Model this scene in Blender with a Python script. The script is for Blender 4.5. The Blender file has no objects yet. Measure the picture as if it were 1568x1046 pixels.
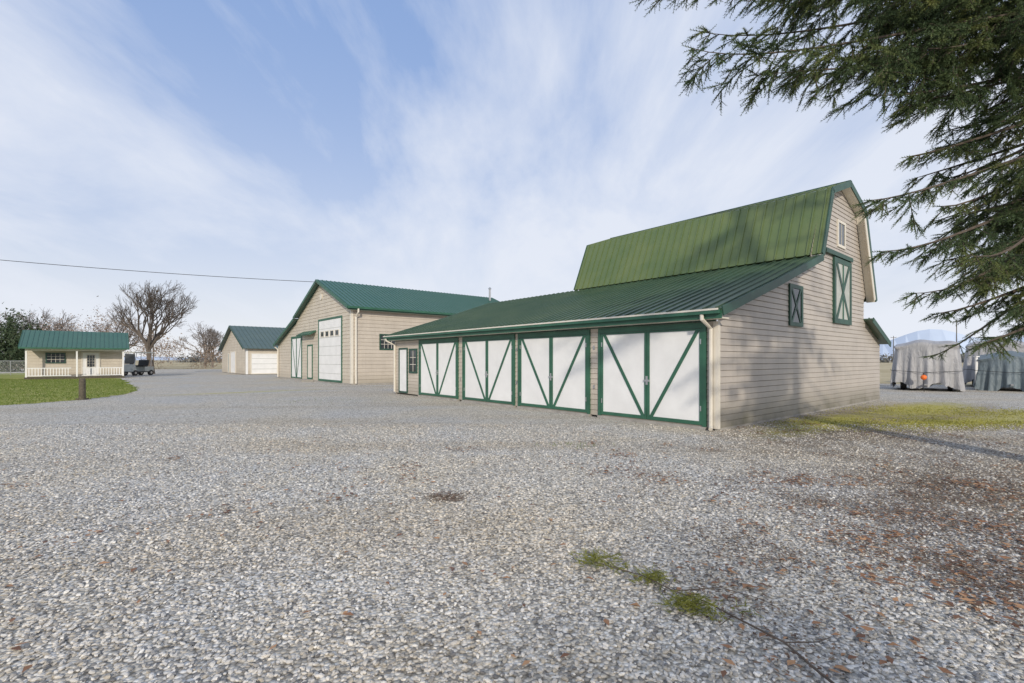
import bpy, bmesh, math, random
import numpy as np
from mathutils import Vector, Matrix
random.seed(7); rng=np.random.default_rng(7)
scene=bpy.context.scene
R=math.radians
# ------------------------------------------------------------------ materials
def newmat(name):
    m=bpy.data.materials.new(name); m.use_nodes=True
    nt=m.node_tree; b=nt.nodes['Principled BSDF']
    return m,nt,b
def N(nt,t,**kw):
    n=nt.nodes.new(t)
    for k,v in kw.items(): setattr(n,k,v)
    return n
def ramp(nt,fac,stops):
    r=N(nt,'ShaderNodeValToRGB'); e=r.color_ramp.elements
    while len(e)<len(stops): e.new(.5)
    for i,(p,c) in enumerate(stops):
        e[i].position=p; e[i].color=(*c,1) if len(c)==3 else c
    nt.links.new(fac,r.inputs[0]); return r.outputs[0]
def noise(nt,vec,scale,detail=4,rough=.55,dist=0):
    n=N(nt,'ShaderNodeTexNoise'); n.inputs['Scale'].default_value=scale
    n.inputs['Detail'].default_value=detail; n.inputs['Roughness'].default_value=rough
    n.inputs['Distortion'].default_value=dist
    if vec is not None: nt.links.new(vec,n.inputs['Vector'])
    return n.outputs['Fac']
def mix(nt,fac,a,b,mode='MIX'):
    m=N(nt,'ShaderNodeMix',data_type='RGBA',blend_type=mode)
    for s,v in ((m.inputs[0],fac),(m.inputs[6],a),(m.inputs[7],b)):
        if isinstance(v,(int,float)): s.default_value=v
        elif isinstance(v,tuple): s.default_value=(*v,1)
        else: nt.links.new(v,s)
    return m.outputs[2]
def math_(nt,op,a,b=0.0,clamp=False):
    m=N(nt,'ShaderNodeMath',operation=op,use_clamp=clamp)
    for s,v in ((m.inputs[0],a),(m.inputs[1],b)):
        if isinstance(v,(int,float)): s.default_value=v
        else: nt.links.new(v,s)
    return m.outputs[0]
def simple(name,col,rough=.6,var=.15,scale=3,metal=0,bump=0,bscale=40,spec=.5):
    m,nt,b=newmat(name)
    tc=N(nt,'ShaderNodeTexCoord').outputs['Object']
    f=noise(nt,tc,scale,5,.6)
    lo=tuple(c*(1-var) for c in col); hi=tuple(min(1,c*(1+var)) for c in col)
    nt.links.new(ramp(nt,f,[(.3,lo),(.7,hi)]),b.inputs['Base Color'])
    b.inputs['Roughness'].default_value=rough; b.inputs['Metallic'].default_value=metal
    b.inputs['Specular IOR Level'].default_value=spec
    if bump:
        bn=N(nt,'ShaderNodeBump'); bn.inputs['Strength'].default_value=bump; bn.inputs['Distance'].default_value=.01
        nt.links.new(noise(nt,tc,bscale,3),bn.inputs['Height']); nt.links.new(bn.outputs[0],b.inputs['Normal'])
    return m
def siding_mat(name,col,dirt=.5):
    m,nt,b=newmat(name)
    tc=N(nt,'ShaderNodeTexCoord').outputs['Object']
    f=noise(nt,tc,1.2,5,.6)
    c=ramp(nt,f,[(.3,tuple(x*.88 for x in col)),(.7,tuple(x*1.06 for x in col))])
    mp=N(nt,'ShaderNodeMapping'); mp.inputs['Scale'].default_value=(6,6,.5); nt.links.new(tc,mp.inputs[0])
    st=noise(nt,mp.outputs[0],1.5,5,.65)
    c=mix(nt,math_(nt,'MULTIPLY',ramp(nt,st,[(.5,(0,0,0)),(.8,(1,1,1))]),.35),c,tuple(x*.62 for x in col))
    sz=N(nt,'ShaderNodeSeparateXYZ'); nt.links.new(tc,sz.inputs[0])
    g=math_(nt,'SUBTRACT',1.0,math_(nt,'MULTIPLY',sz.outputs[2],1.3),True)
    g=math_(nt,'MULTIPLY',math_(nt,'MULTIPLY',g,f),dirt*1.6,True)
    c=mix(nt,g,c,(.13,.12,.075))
    nt.links.new(c,b.inputs['Base Color']); b.inputs['Roughness'].default_value=.5
    return m
def roof_mat(name,col,col2,rough=.38):
    m,nt,b=newmat(name)
    tc=N(nt,'ShaderNodeTexCoord').outputs['Object']
    f=noise(nt,tc,.7,6,.65); f2=noise(nt,tc,14,4,.6)
    c=ramp(nt,f,[(.35,col),(.7,col2)])
    c=mix(nt,math_(nt,'MULTIPLY',ramp(nt,f2,[(.55,(0,0,0)),(.75,(1,1,1))]),.3),c,(.10,.12,.05))
    nt.links.new(c,b.inputs['Base Color']); b.inputs['Roughness'].default_value=rough
    return m
M={}
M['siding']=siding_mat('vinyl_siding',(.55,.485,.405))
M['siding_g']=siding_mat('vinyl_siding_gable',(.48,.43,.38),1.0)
M['siding_b']=siding_mat('vinyl_siding_far',(.60,.53,.43),.3)
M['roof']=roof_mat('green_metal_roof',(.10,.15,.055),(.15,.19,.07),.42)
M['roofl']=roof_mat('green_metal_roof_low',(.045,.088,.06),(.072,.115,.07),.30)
M['roofs']=roof_mat('green_metal_roof_shop',(.04,.115,.085),(.055,.13,.095),.4)
M['roofg']=roof_mat('grey_green_roof',(.08,.12,.11),(.10,.14,.12),.5)
M['green']=simple('green_trim_paint',(.032,.115,.07),.45,.2,2)
M['dgreen']=simple('dark_green_trim',(.025,.075,.052),.5,.25,2)
M['white']=simple('white_door_paint',(.80,.79,.77),.5,.06,1.5,bump=.1)
M['cream']=simple('cream_trim',(.70,.65,.56),.5,.08,2)
M['pale']=simple('pale_panel',(.45,.46,.42),.5,.15,2)
M['conc']=simple('concrete',(.34,.32,.29),.9,.2,4,bump=.4)
M['steel']=simple('galvanised_steel',(.5,.5,.5),.4,.1,5,.8)
M['black']=simple('black_rubber',(.02,.02,.022),.6,.2,5)
M['bark']=simple('bark',(.11,.085,.065),.9,.4,12,bump=.8)
M['twig']=simple('bare_twig',(.13,.105,.085),.9,.3,2)
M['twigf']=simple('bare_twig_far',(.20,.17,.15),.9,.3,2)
M['wood']=simple('weathered_post_wood',(.10,.085,.06),.9,.4,15,bump=.8)
M['orange']=simple('orange_plastic',(.8,.16,.02),.5,.1)
m,nt,b=newmat('window_glass'); b.inputs['Base Color'].default_value=(.03,.04,.045,1); b.inputs['Roughness'].default_value=.08
nt.links.new(ramp(nt,noise(nt,N(nt,'ShaderNodeTexCoord').outputs['Object'],1.3),[(.3,(.02,.025,.03)),(.7,(.07,.08,.085))]),b.inputs['Base Color'])
M['glass']=m
def tarp_mat(name,col):
    m=simple(name,col,.5,.14,1.2); nt=m.node_tree; b=nt.nodes['Principled BSDF']
    tc=N(nt,'ShaderNodeTexCoord').outputs['Object']
    bn=N(nt,'ShaderNodeBump'); bn.inputs['Strength'].default_value=.8; bn.inputs['Distance'].default_value=.08
    mp=N(nt,'ShaderNodeMapping'); mp.inputs['Scale'].default_value=(1,1,.35); nt.links.new(tc,mp.inputs[0])
    nt.links.new(noise(nt,mp.outputs[0],5,4,.6,1.2),bn.inputs['Height']); nt.links.new(bn.outputs[0],b.inputs['Normal'])
    return m
M['tarp']=tarp_mat('grey_tarp',(.36,.355,.36)); M['tarp2']=tarp_mat('blue_grey_tarp',(.13,.165,.185))
def foliage(name,cols,scale=1.5,rough=.6,transl=.25):
    m,nt,b=newmat(name)
    tc=N(nt,'ShaderNodeTexCoord').outputs['Object']
    f=noise(nt,tc,scale,4,.7)
    c=ramp(nt,f,[(.3,cols[0]),(.5,cols[1]),(.72,cols[2])])
    nt.links.new(c,b.inputs['Base Color']); b.inputs['Roughness'].default_value=rough
    b.inputs['Specular IOR Level'].default_value=.25
    if transl:
        tr=N(nt,'ShaderNodeBsdfTranslucent'); nt.links.new(c,tr.inputs[0])
        ms=N(nt,'ShaderNodeMixShader'); ms.inputs[0].default_value=transl
        nt.links.new(b.outputs[0],ms.inputs[1]); nt.links.new(tr.outputs[0],ms.inputs[2])
        nt.links.new(ms.outputs[0],nt.nodes['Material Output'].inputs[0])
    return m
M['spruce']=foliage('spruce_needles',[(.05,.085,.045),(.085,.125,.05),(.19,.20,.055)],1.8,transl=0)  # lightest yellow-green stop paints sunlit highlights into the needles
M['hedge']=foliage('evergreen_hedge',[(.03,.05,.025),(.05,.075,.035),(.08,.10,.05)],.8,transl=0)
M['brush']=foliage('bare_brush',[(.20,.155,.12),(.27,.20,.15),(.33,.26,.20)],.8,transl=0)
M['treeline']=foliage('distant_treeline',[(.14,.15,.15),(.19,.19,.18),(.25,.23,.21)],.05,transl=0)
M['moss']=foliage('mossy_sprig',[(.11,.13,.03),(.20,.21,.045),(.36,.35,.09)],9,transl=0)
M['grass']=foliage('grass_blades',[(.08,.14,.02),(.14,.20,.03),(.24,.25,.07)],3)
M['mossgrass']=foliage('moss_tufts',[(.18,.19,.04),(.32,.31,.07),(.45,.41,.12)],1.5,transl=.15)
# ------------------------------------------------------------------ mesh builder
class MB:
    def __init__(s): s.v=[]; s.f=[]
    def poly(s,pts):
        i=len(s.v); s.v+= [tuple(p) for p in pts]; s.f.append(tuple(range(i,i+len(pts))))
    def hexa(s,a,b):
        i=len(s.v); s.v+=[tuple(p) for p in a]+[tuple(p) for p in b]
        s.f+=[(i,i+3,i+2,i+1),(i+4,i+5,i+6,i+7)]+[(i+k,i+(k+1)%4,i+4+(k+1)%4,i+4+k) for k in range(4)]
    def box(s,x0,x1,y0,y1,z0,z1):
        s.hexa([(x0,y0,z0),(x1,y0,z0),(x1,y1,z0),(x0,y1,z0)],[(x0,y0,z1),(x1,y0,z1),(x1,y1,z1),(x0,y1,z1)])
    def tube(s,pts,rad,n=6,cap=True):
        if not hasattr(rad,'__len__'): rad=[rad]*len(pts)
        pts=[Vector(p) for p in pts]; base=len(s.v)
        for i,p in enumerate(pts):
            d=(pts[min(i+1,len(pts)-1)]-pts[max(i-1,0)]).normalized()
            a=d.orthogonal().normalized() if i==0 else (pa-d*pa.dot(d)).normalized()
            pa=a; bb=d.cross(a)
            for k in range(n):
                t=2*math.pi*k/n; s.v.append(tuple(p+(a*math.cos(t)+bb*math.sin(t))*rad[i]))
        for i in range(len(pts)-1):
            for k in range(n):
                s.f.append((base+i*n+k,base+i*n+(k+1)%n,base+(i+1)*n+(k+1)%n,base+(i+1)*n+k))
        if cap:
            s.f.append(tuple(base+k for k in range(n))[::-1]); s.f.append(tuple(base+(len(pts)-1)*n+k for k in range(n)))
    def obj(s,name,mat,parent=None,smooth=False):
        me=bpy.data.meshes.new(name); me.from_pydata(s.v,[],s.f); me.materials.append(mat)
        bm=bmesh.new(); bm.from_mesh(me); bmesh.ops.recalc_face_normals(bm,faces=bm.faces); bm.to_mesh(me); bm.free()
        if smooth: me.polygons.foreach_set('use_smooth',[True]*len(me.polygons))
        o=bpy.data.objects.new(name,me); scene.collection.objects.link(o)
        if parent: o.parent=parent
        return o
def empty(name,loc=(0,0,0),rz=0):
    e=bpy.data.objects.new(name,None); scene.collection.objects.link(e); e.location=loc; e.rotation_euler=(0,0,R(rz)); return e
def tri_mesh(name,V,F,mat,parent=None):
    me=bpy.data.meshes.new(name); V=np.asarray(V,np.float32).reshape(-1,3); F=np.asarray(F,np.int32)
    k=F.shape[1]
    me.vertices.add(len(V)); me.vertices.foreach_set('co',V.ravel())
    me.loops.add(F.size); me.loops.foreach_set('vertex_index',F.ravel())
    me.polygons.add(len(F)); me.polygons.foreach_set('loop_start',np.arange(0,F.size,k,dtype=np.int32))
    me.update(calc_edges=True); me.materials.append(mat)
    o=bpy.data.objects.new(name,me); scene.collection.objects.link(o)
    if parent: o.parent=parent
    return o
class Parts:
    def __init__(s): s.d={}
    def __getitem__(s,k): return s.d.setdefault(k,MB())
    def build(s,parent):
        for k,mb in s.d.items():
            nm,mt=k; mb.obj(nm,M[mt],parent)
def interp(tab,z):
    if z<=tab[0][0]: return tab[0][1]
    for (a,va),(b_,vb) in zip(tab,tab[1:]):
        if z<=b_: return va+(vb-va)*(z-a)/(b_-a)
    return tab[-1][1]
def lap(mb,P,U,Nn,Lt,Rt,z0,z1,h=.15,o=.028):
    P=Vector(P);U=Vector(U);Nn=Vector(Nn); z=z0
    while z<z1-.01:
        zt=min(z+h,z1); l0,l1,r0,r1=interp(Lt,z),interp(Lt,zt),interp(Rt,z),interp(Rt,zt)
        if r0-l0<.05: break
        up=Vector((0,0,1)); zm=z+(zt-z)*.86; lm_,rm_=interp(Lt,zm),interp(Rt,zm)
        # board face, then a recessed shadow groove under the next board
        mb.poly([P+U*l0+up*z+Nn*o,P+U*r0+up*z+Nn*o,P+U*rm_+up*zm+Nn*(o*.55),P+U*lm_+up*zm+Nn*(o*.55)])
        mb.poly([P+U*lm_+up*zm+Nn*(o*.55),P+U*rm_+up*zm+Nn*(o*.55),P+U*r1+up*zt+Nn*.001,P+U*l1+up*zt+Nn*.001])
        mb.poly([P+U*l0+up*z+Nn*.0,P+U*r0+up*z+Nn*.0,P+U*r0+up*z+Nn*o,P+U*l0+up*z+Nn*o])
        z=zt
def slope(mb,mp,p0,p1,b0,b1,h0,h1):
    (a0,z0),(a1,z1)=p0,p1; L=math.hypot(a1-a0,z1-z0); na,nz=-(z1-z0)/L,(a1-a0)/L
    if nz<0: na,nz=-na,-nz
    q=lambda a,z,b,h: mp(a+na*h,b,z+nz*h)
    mb.hexa([q(a0,z0,b0,h0),q(a1,z1,b0,h0),q(a1,z1,b0,h1),q(a0,z0,b0,h1)],
            [q(a0,z0,b1,h0),q(a1,z1,b1,h0),q(a1,z1,b1,h1),q(a0,z0,b1,h1)])
def metal_roof(P,key,mp,p0,p1,b0,b1,step=.3,rake=True,rk=('rake_trim','dgreen'),rib=.034):
    slope(P[key],mp,p0,p1,b0,b1,-.05,0)
    b=b0+.1
    while b<b1-.04:
        slope(P[key],mp,p0,p1,b,b+.035,.001,rib)
        b+=step
    if rake:
        slope(P[rk],mp,p0,p1,b0-.03,b0-.002,-.17,.03)
        slope(P[rk],mp,p0,p1,b1+.002,b1+.03,-.17,.03)
XY=lambda a,b,z:(a,b,z)
YX=lambda a,b,z:(b,a,z)
def opening(P,face,u0,u1,z0,z1,fr='dgreen',panel='glass',w=.07,d=.06,mull=(1,1),name='window',base=0.0):
    def bx(k,a0,a1,c0,c1,d0,d1):
        if face=='x': P[k].box(base-d1,base-d0,a0,a1,c0,c1)
        else: P[k].box(a0,a1,base-d1,base-d0,c0,c1)
    f=(name+'_frame',fr); 
    bx(f,u0,u0+w,z0,z1,.0,d); bx(f,u1-w,u1,z0,z1,.0,d)
    bx(f,u0+w,u1-w,z1-w,z1,.0,d); bx(f,u0+w,u1-w,z0,z0+w,.0,d)
    bx((name+'_pane',panel),u0+w,u1-w,z0+w,z1-w,.0,d-.02)
    iu0,iu1,iz0,iz1=u0+w,u1-w,z0+w,z1-w
    for i in range(1,mull[0]):
        c=iu0+(iu1-iu0)*i/mull[0]; bx((name+'_mullion','cream'),c-.012,c+.012,iz0,iz1,d-.019,d-.01)
    for i in range(1,mull[1]):
        c=iz0+(iz1-iz0)*i/mull[1]; bx((name+'_mullion_bar','cream'),iu0,iu1,c-.012,c+.012,d-.0185,d-.012)
def brace(P,key,face,ua,za,ub,zb,w,d0,d1,base=0.0):
    s=1 if ub>ua else -1
    pts=[(ua,za),(ua+s*w,za),(ub,zb),(ub-s*w,zb)]
    if face=='x': P[key].hexa([(base-d0,u,z) for u,z in pts],[(base-d1,u,z) for u,z in pts])
    else: P[key].hexa([(u,base-d0,z) for u,z in pts],[(u,base-d1,z) for u,z in pts])
def barn_door(P,u0,u1,z0,z1,face='x',up=False):
    w=.09
    def bx(k,a0,a1,c0,c1,d0,d1):
        if face=='x': P[k].box(-d1,-d0,a0,a1,c0,c1)
        else: P[k].box(a0,a1,-d1,-d0,c0,c1)
    g=('door_frame','green'); mid=(u0+u1)/2
    bx(g,u0-.0,u0+w,z0,z1,0,.07); bx(g,u1-w,u1,z0,z1,0,.07)
    bx(g,u0+w,u1-w,z1-.13,z1,0,.07)
    for a,b_ in ((u0+w+.006,mid-.006),(mid+.006,u1-w-.006)):
        g2=('door_leaf_trim','green')
        t=.085; zz0,zz1=z0+.03,z1-.137
        bx(g2,a,a+t*.8,zz0,zz1,.005,.062); bx(g2,b_-t*.8,b_,zz0,zz1,.005,.062)
        bx(g2,a+t*.8,b_-t*.8,zz1-t*.5,zz1,.005,.062); bx(g2,a+t*.8,b_-t*.8,zz0,zz0+t,.005,.062)
        ia,ib,iz0,iz1=a+t*.8,b_-t*.8,zz0+t,zz1-t*.5
        bx(('door_panel','white'),ia,ib,iz0,iz1,.005,.042)
        left=(a<mid-.1)
        if left: brace(P,('door_brace','green'),face,ib,iz0,ia,iz1,.10,.043,.058)
        else: brace(P,('door_brace','green'),face,ia,iz0,ib,iz1,.10,.043,.058)
        e=(a+.02) if left else (b_-.05)
        for hz in (z0+.35,z1-.5):
            bx(('hinge','steel'),e,e+.03,hz,hz+.12,.063,.075)
    bx(('latch','steel'),mid-.08,mid+.08,z0+.98,z0+1.03,.063,.085)
    bx(('latch_plate','steel'),mid-.03,mid+.03,z0+.9,z0+1.12,.0635,.072)
    bx(('sill','conc'),u0,u1,-.02,z0-.003,-.05,.10)
# ------------------------------------------------------------------ barn
ANG=40.0
barn=empty('gambrel_barn',(4.61,10.86,0),ANG); P=Parts()
LEN=15.74
Lt=[(2.75,0),(4.58,5.55),(6.86,6.62),(7.42,8.33)]
Rt=[(2.28,13.1),(3.1,10.95),(3.85,10.98),(3.86,11.2),(6.86,10.08),(7.42,8.37)]
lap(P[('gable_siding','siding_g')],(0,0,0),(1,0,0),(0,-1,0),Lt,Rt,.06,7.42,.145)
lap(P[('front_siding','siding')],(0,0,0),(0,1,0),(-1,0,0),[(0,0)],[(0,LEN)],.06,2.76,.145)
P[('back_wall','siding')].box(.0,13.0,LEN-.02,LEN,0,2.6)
P[('back_wall','siding')].box(13.04,13.08,.03,9.3,0,2.25)
P[('far_gable','siding_g')].poly([(5.6,9.3,4.5),(6.62,9.3,6.8),(8.35,9.3,7.4),(10.08,9.3,6.8),(11.2,9.3,3.8),(11,9.3,2.9),(5.6,9.3,2.9)])
P[('foundation','conc')].box(-.012,13.09,-.012,0.05,-.05,.055)
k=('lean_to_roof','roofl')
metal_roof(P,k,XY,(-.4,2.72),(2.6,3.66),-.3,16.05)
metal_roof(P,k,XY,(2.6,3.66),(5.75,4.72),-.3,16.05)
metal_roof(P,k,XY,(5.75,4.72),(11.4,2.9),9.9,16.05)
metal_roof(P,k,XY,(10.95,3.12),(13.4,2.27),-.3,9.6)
kg=('gambrel_roof','roof')
metal_roof(P,kg,XY,(5.69,4.76),(6.58,6.89),-.3,9.57,.3)
metal_roof(P,kg,XY,(6.58,6.89),(8.35,7.50),-.3,9.57,.3)
metal_roof(P,kg,XY,(8.35,7.50),(10.12,6.89),-.3,9.57,.3)
metal_roof(P,kg,XY,(10.12,6.89),(11.42,3.80),-.3,9.57,.3)
P[('ridge_cap','dgreen')].box(8.27,8.43,-.33,9.6,7.49,7.53)
for a,b_ in (((8.35,7.50),(10.12,6.89)),((10.12,6.89),(11.42,3.80)),((6.58,6.89),(8.35,7.50))):
    slope(P[('soffit','cream')],XY,a,b_,-.298,-.03,-.17,-.055)
slope(P[('cornice','cream')],XY,(10.16,6.7),(11.38,3.9),-.328,-.305,-.34,-.172)
P[('eave_fascia','green')].box(-.40,-.37,-.30,16.05,2.50,2.665)
P[('eave_soffit','cream')].box(-.37,-.03,-.28,16.03,2.50,2.53)
P[('gutter','green')].box(-.50,-.402,-.28,16.05,2.60,2.70)
P[('gutter_lip','cream')].box(-.512,-.501,-.28,16.05,2.672,2.712)
P[('header','dgreen')].box(-.04,-.0285,.02,LEN,2.47,2.498)
P[('corner_trim','cream')].box(-.04,.07,-.04,-.029,.05,2.495); P[('corner_trim','cream')].box(-.04,-.029,-.029,.07,.05,2.465)
P[('corner_trim','cream')].box(-.04,-.029,LEN-.08,LEN+.02,.05,2.465)
for y0,y1 in ((.23,3.38),(3.69,6.80),(6.97,10.06),(10.37,13.44)):
    barn_door(P,y0,y1,.07,2.46)
for y in (3.535,6.885,10.215):
    for dz in (.8,1.9): P[('wall_hook','steel')].box(-.06,-.02,y-.02,y+.02,dz,dz+.1)
opening(P,'x',13.62,14.35,1.0,2.1,'dgreen','glass',.08,.06,(2,3),'side_window')
opening(P,'x',14.5,15.35,.08,2.15,'dgreen','white',.08,.06,(1,1),'side_door')
opening(P,'y',7.98,8.78,5.35,6.25,'cream','glass',.09,.06,(2,1),'loft_window')
opening(P,'y',3.96,4.92,2.55,3.72,'dgreen','glass',.11,.07,(1,1),'gable_window')
brace(P,('gable_window_x','dgreen'),'y',4.07,2.66,4.81,3.61,.09,.052,.066)
brace(P,('gable_window_x','dgreen'),'y',4.81,2.66,4.07,3.61,.09,.051,.0655)
opening(P,'y',7.55,9.3,2.8,4.95,'dgreen','pale',.16,.09,(1,1),'loft_door')
brace(P,('loft_door_x','dgreen'),'y',7.71,2.96,9.14,4.79,.17,.072,.088)
brace(P,('loft_door_x','dgreen'),'y',9.14,2.96,7.71,4.79,.17,.071,.0865)
P[('loft_door_track','dgreen')].box(6.7,9.35,-.12,-.03,4.98,5.12)
P[('loft_door_stile','green')].box(8.39,8.46,-.094,-.07,2.96,4.79)
P[('downspout','cream')].tube([(-.45,.12,2.62),(-.45,.12,2.5),(-.09,.10,2.3),(-.09,.10,.12),(-.2,.05,.05)],.045,8)
P[('downspout','cream')].tube([(-.45,LEN+.1,2.62),(-.45,LEN+.1,2.5),(-.09,LEN-.05,2.3),(-.09,LEN-.05,.1)],.045,8)
P.build(barn)
# ------------------------------------------------------------------ shop
shop=empty('workshop_building',(-10.1,30.4,0),ANG); P=Parts()
W=10.9; C=5.45
Lt=[(4.95,0),(7.15,C-.05)]; Rt=[(2.95,16.7),(4.75,W),(4.95,W),(7.15,C+.05)]
lap(P[('front_siding','siding_b')],(0,0,0),(0,1,0),(-1,0,0),Lt,Rt,.1,7.15,.24,.035)
lap(P[('side_siding','siding')],(0,0,0),(1,0,0),(0,-1,0),[(0,0)],[(0,15)],.1,4.95,.24,.035)
P[('back_wall','siding_b')].box(14.9,15,.1,W,0,4.9); P[('left_wall','siding_b')].box(0.05,15,16.6,16.68,0,2.9)
P[('foundation','conc')].box(-.02,15,-.03,-.001,-.05,.095)
P[('foundation','conc')].box(-.03,-.0205,0,16.7,-.05,.095)
k=('metal_roof','roofs'); rk=('rake_trim','green')
metal_roof(P,k,YX,(-.45,4.93),(C,7.3),-.4,15.3,.3,rk=rk)
metal_roof(P,k,YX,(C,7.3),(W+.1,4.98),-.4,15.3,.3,rk=rk)
metal_roof(P,k,YX,(W+.0,4.9),(17.0,2.92),-.4,15.3,.3,rk=rk)
P[('gutter','green')].box(-.4,15.3,-.55,-.452,4.80,4.93); P[('gutter_lip','dgreen')].box(-.4,15.3,-.45,-.40,4.72,4.9)
P[('soffit','cream')].box(-.35,15.2,-.398,-.04,4.74,4.77)
P[('corner_trim','cream')].box(-.05,.10,-.05,-.036,.1,4.73); P[('corner_trim','cream')].box(-.05,-.036,-.036,.12,.1,4.73)
P[('corner_trim','cream')].box(-.05,-.036,16.6,16.75,.1,2.9)
P[('downspout','cream')].tube([(.25,-.5,4.8),(.25,-.5,4.6),(.25,-.12,4.3),(.25,-.12,.1)],.06,8)
P[('downspout','cream')].tube([(-.3,17.0,2.8),(-.12,16.5,2.5),(-.12,16.5,.1)],.06,8)
opening(P,'x',1.45,6.05,.1,4.5,'green','white',.14,.07,(1,1),'overhead_door')
for i in range(1,7): P[('overhead_door_seam','pale')].box(-.056,-.051,1.6,5.9,.05+i*.62-.012,.05+i*.62+.012)
for i in range(4):
    y=1.95+i*.95; opening(P,'x',y,y+.72,3.2,3.62,'cream','glass',.05,.03,(1,1),'overhead_door_light',-.052)
opening(P,'x',7.35,8.55,.145,2.75,'green','cream',.12,.07,(1,1),'man_door')
P[('man_door_step','conc')].box(-.9,-.052,7.1,9.0,-.02,.14)
barn_door(P,9.9,12.75,.1,3.5)
slope(P[('pent_roof','green')],XY,(-.55,3.5),(0.0,3.8),6.6,9.7,-.1,0)
opening(P,'y',1.85,3.05,2.25,3.3,'dgreen','glass',.09,.06,(4,3),'side_window')
opening(P,'y',9,10.2,2.25,3.3,'dgreen','glass',.09,.06,(4,3),'side_window_b')
P[('gable_vent','cream')].tube([(-.02,C,6.1),(-.08,C,6.1)],.22,16)
P[('flue','steel')].tube([(14.3,4.4,6.8),(14.3,4.4,7.9)],.09,8); P[('flue_cap','steel')].tube([(14.3,4.4,7.9),(14.3,4.4,8.05)],[.16,.05],8)
P.build(shop)
# ------------------------------------------------------------------ garage beyond
gar=empty('garage_building',(-28.3,51.5,0),ANG); P=Parts()
lap(P[('front_siding','siding_b')],(0,0,0),(0,1,0),(-1,0,0),[(2.85,0),(5.5,7.0)],[(2.85,14),(5.5,7.1)],.05,5.5,.3,.035)
lap(P[('side_siding','siding_b')],(0,0,0),(1,0,0),(0,-1,0),[(0,0)],[(0,9)],.05,2.85,.3,.035)
k=('roof','roofg')
metal_roof(P,k,YX,(-.5,2.82),(7.05,5.62),-.4,9.3,.45)
metal_roof(P,k,YX,(7.05,5.62),(14.5,2.82),-.4,9.3,.45)
opening(P,'y',.4,3.1,.05,2.35,'cream','white',.1,.06,(1,1),'garage_door')
for i in range(1,4): P[('garage_door_seam','pale')].box(.5,3.0,-.05,-.041,.05+i*.56-.02,.05+i*.56+.02)
opening(P,'x',9.0,10.1,.05,2.4,'cream','pale',.1,.06,(1,1),'side_door')
opening(P,'x',5.5,8.3,.05,2.6,'cream','white',.1,.06,(1,1),'front_door')
P[('corner_trim','white')].box(-.05,.14,-.05,-.036,.05,2.7); P[('corner_trim','white')].box(-.05,-.036,-.036,.16,.05,2.7)
P.build(gar)
# ------------------------------------------------------------------ cottage with porch
cot=empty('porch_cottage',(-39.2,38.9,0),ANG); P=Parts()
lap(P[('front_siding','siding_b')],(0,1.3,0),(1,0,0),(0,-1,0),[(0,0)],[(0,6.2)],.2,2.9,.25)
lap(P[('side_siding','siding_b')],(0,1.3,0),(0,1,0),(-1,0,0),[(2.9,0),(4,1.4)],[(2.9,3),(4,1.5)],.2,4,.25)
P[('end_wall','siding_b')].poly([(6.2,1.3,0),(6.2,4.3,0),(6.2,4.3,2.8),(6.2,2.8,4),(6.2,1.3,2.9)])
P[('porch_deck','wood')].box(-.05,6.25,-.05,1.26,0,.18)
k=('metal_roof','roofs')
metal_roof(P,k,YX,(-.3,2.62),(2.7,4.12),-.35,6.55,.3,rk=('rake_trim','green'))
metal_roof(P,k,YX,(2.7,4.12),(4.6,2.9),-.35,6.55,.3,rk=('rake_trim','green'))
P[('eave_fascia','green')].box(-.35,6.55,-.33,-.302,2.5,2.62)
P[('porch_beam','cream')].box(0,6.2,-.02,.1,2.35,2.5)
for x in (0.0,3.05,6.1): P[('porch_post','white')].box(x,x+.11,0,.11,.18,2.35)
for a,b_ in ((.11,2.75),(3.45,6.1)):
    P[('railing','white')].box(a,b_,.03,.08,.88,.95); P[('railing','white')].box(a,b_,.03,.08,.26,.32)
    x=a+.08
    while x<b_-.04: P[('railing_pickets','white')].box(x,x+.055,.035,.075,.32,.88); x+=.18
opening(P,'y',1.1,2.35,1.3,2.2,'dgreen','glass',.08,.05,(4,3),'window',1.27)
opening(P,'y',3.35,4.6,.2,2.3,'cream','white',.1,.05,(1,1),'door',1.27)
opening(P,'y',3.68,4.28,.95,2.05,'cream','glass',.05,.05,(3,4),'door_light',1.235)
P.build(cot)
# ------------------------------------------------------------------ far buildings
fb=empty('storage_building',(-42.5,72,0),12); P=Parts()
lap(P[('walls','siding_b')],(0,0,0),(1,0,0),(0,-1,0),[(0,0)],[(0,11)],0,2.0,.4)
P[('walls_side','siding_b')].box(0,11,.02,5,0,2.0)
P[('flat_roof','wood')].box(-.2,11.2,-.2,5.2,2.0,2.25)
opening(P,'y',5,6,.1,1.9,'dgreen','pale',.1,.05); P.build(fb)
hs=empty('distant_house',(-66,112,0),10); P=Parts()
P[('walls','cream')].box(0,10,0,8,0,2.6)
metal_roof(P,('roof','roofg'),YX,(-.5,2.5),(4,4.4),-.4,10.4,1); metal_roof(P,('roof','roofg'),YX,(4,4.4),(8.5,2.5),-.4,10.4,1)
opening(P,'y',2,3.5,1,2,'cream','glass'); opening(P,'y',6,7.5,1,2,'cream','glass',name='window_b'); P.build(hs)
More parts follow.
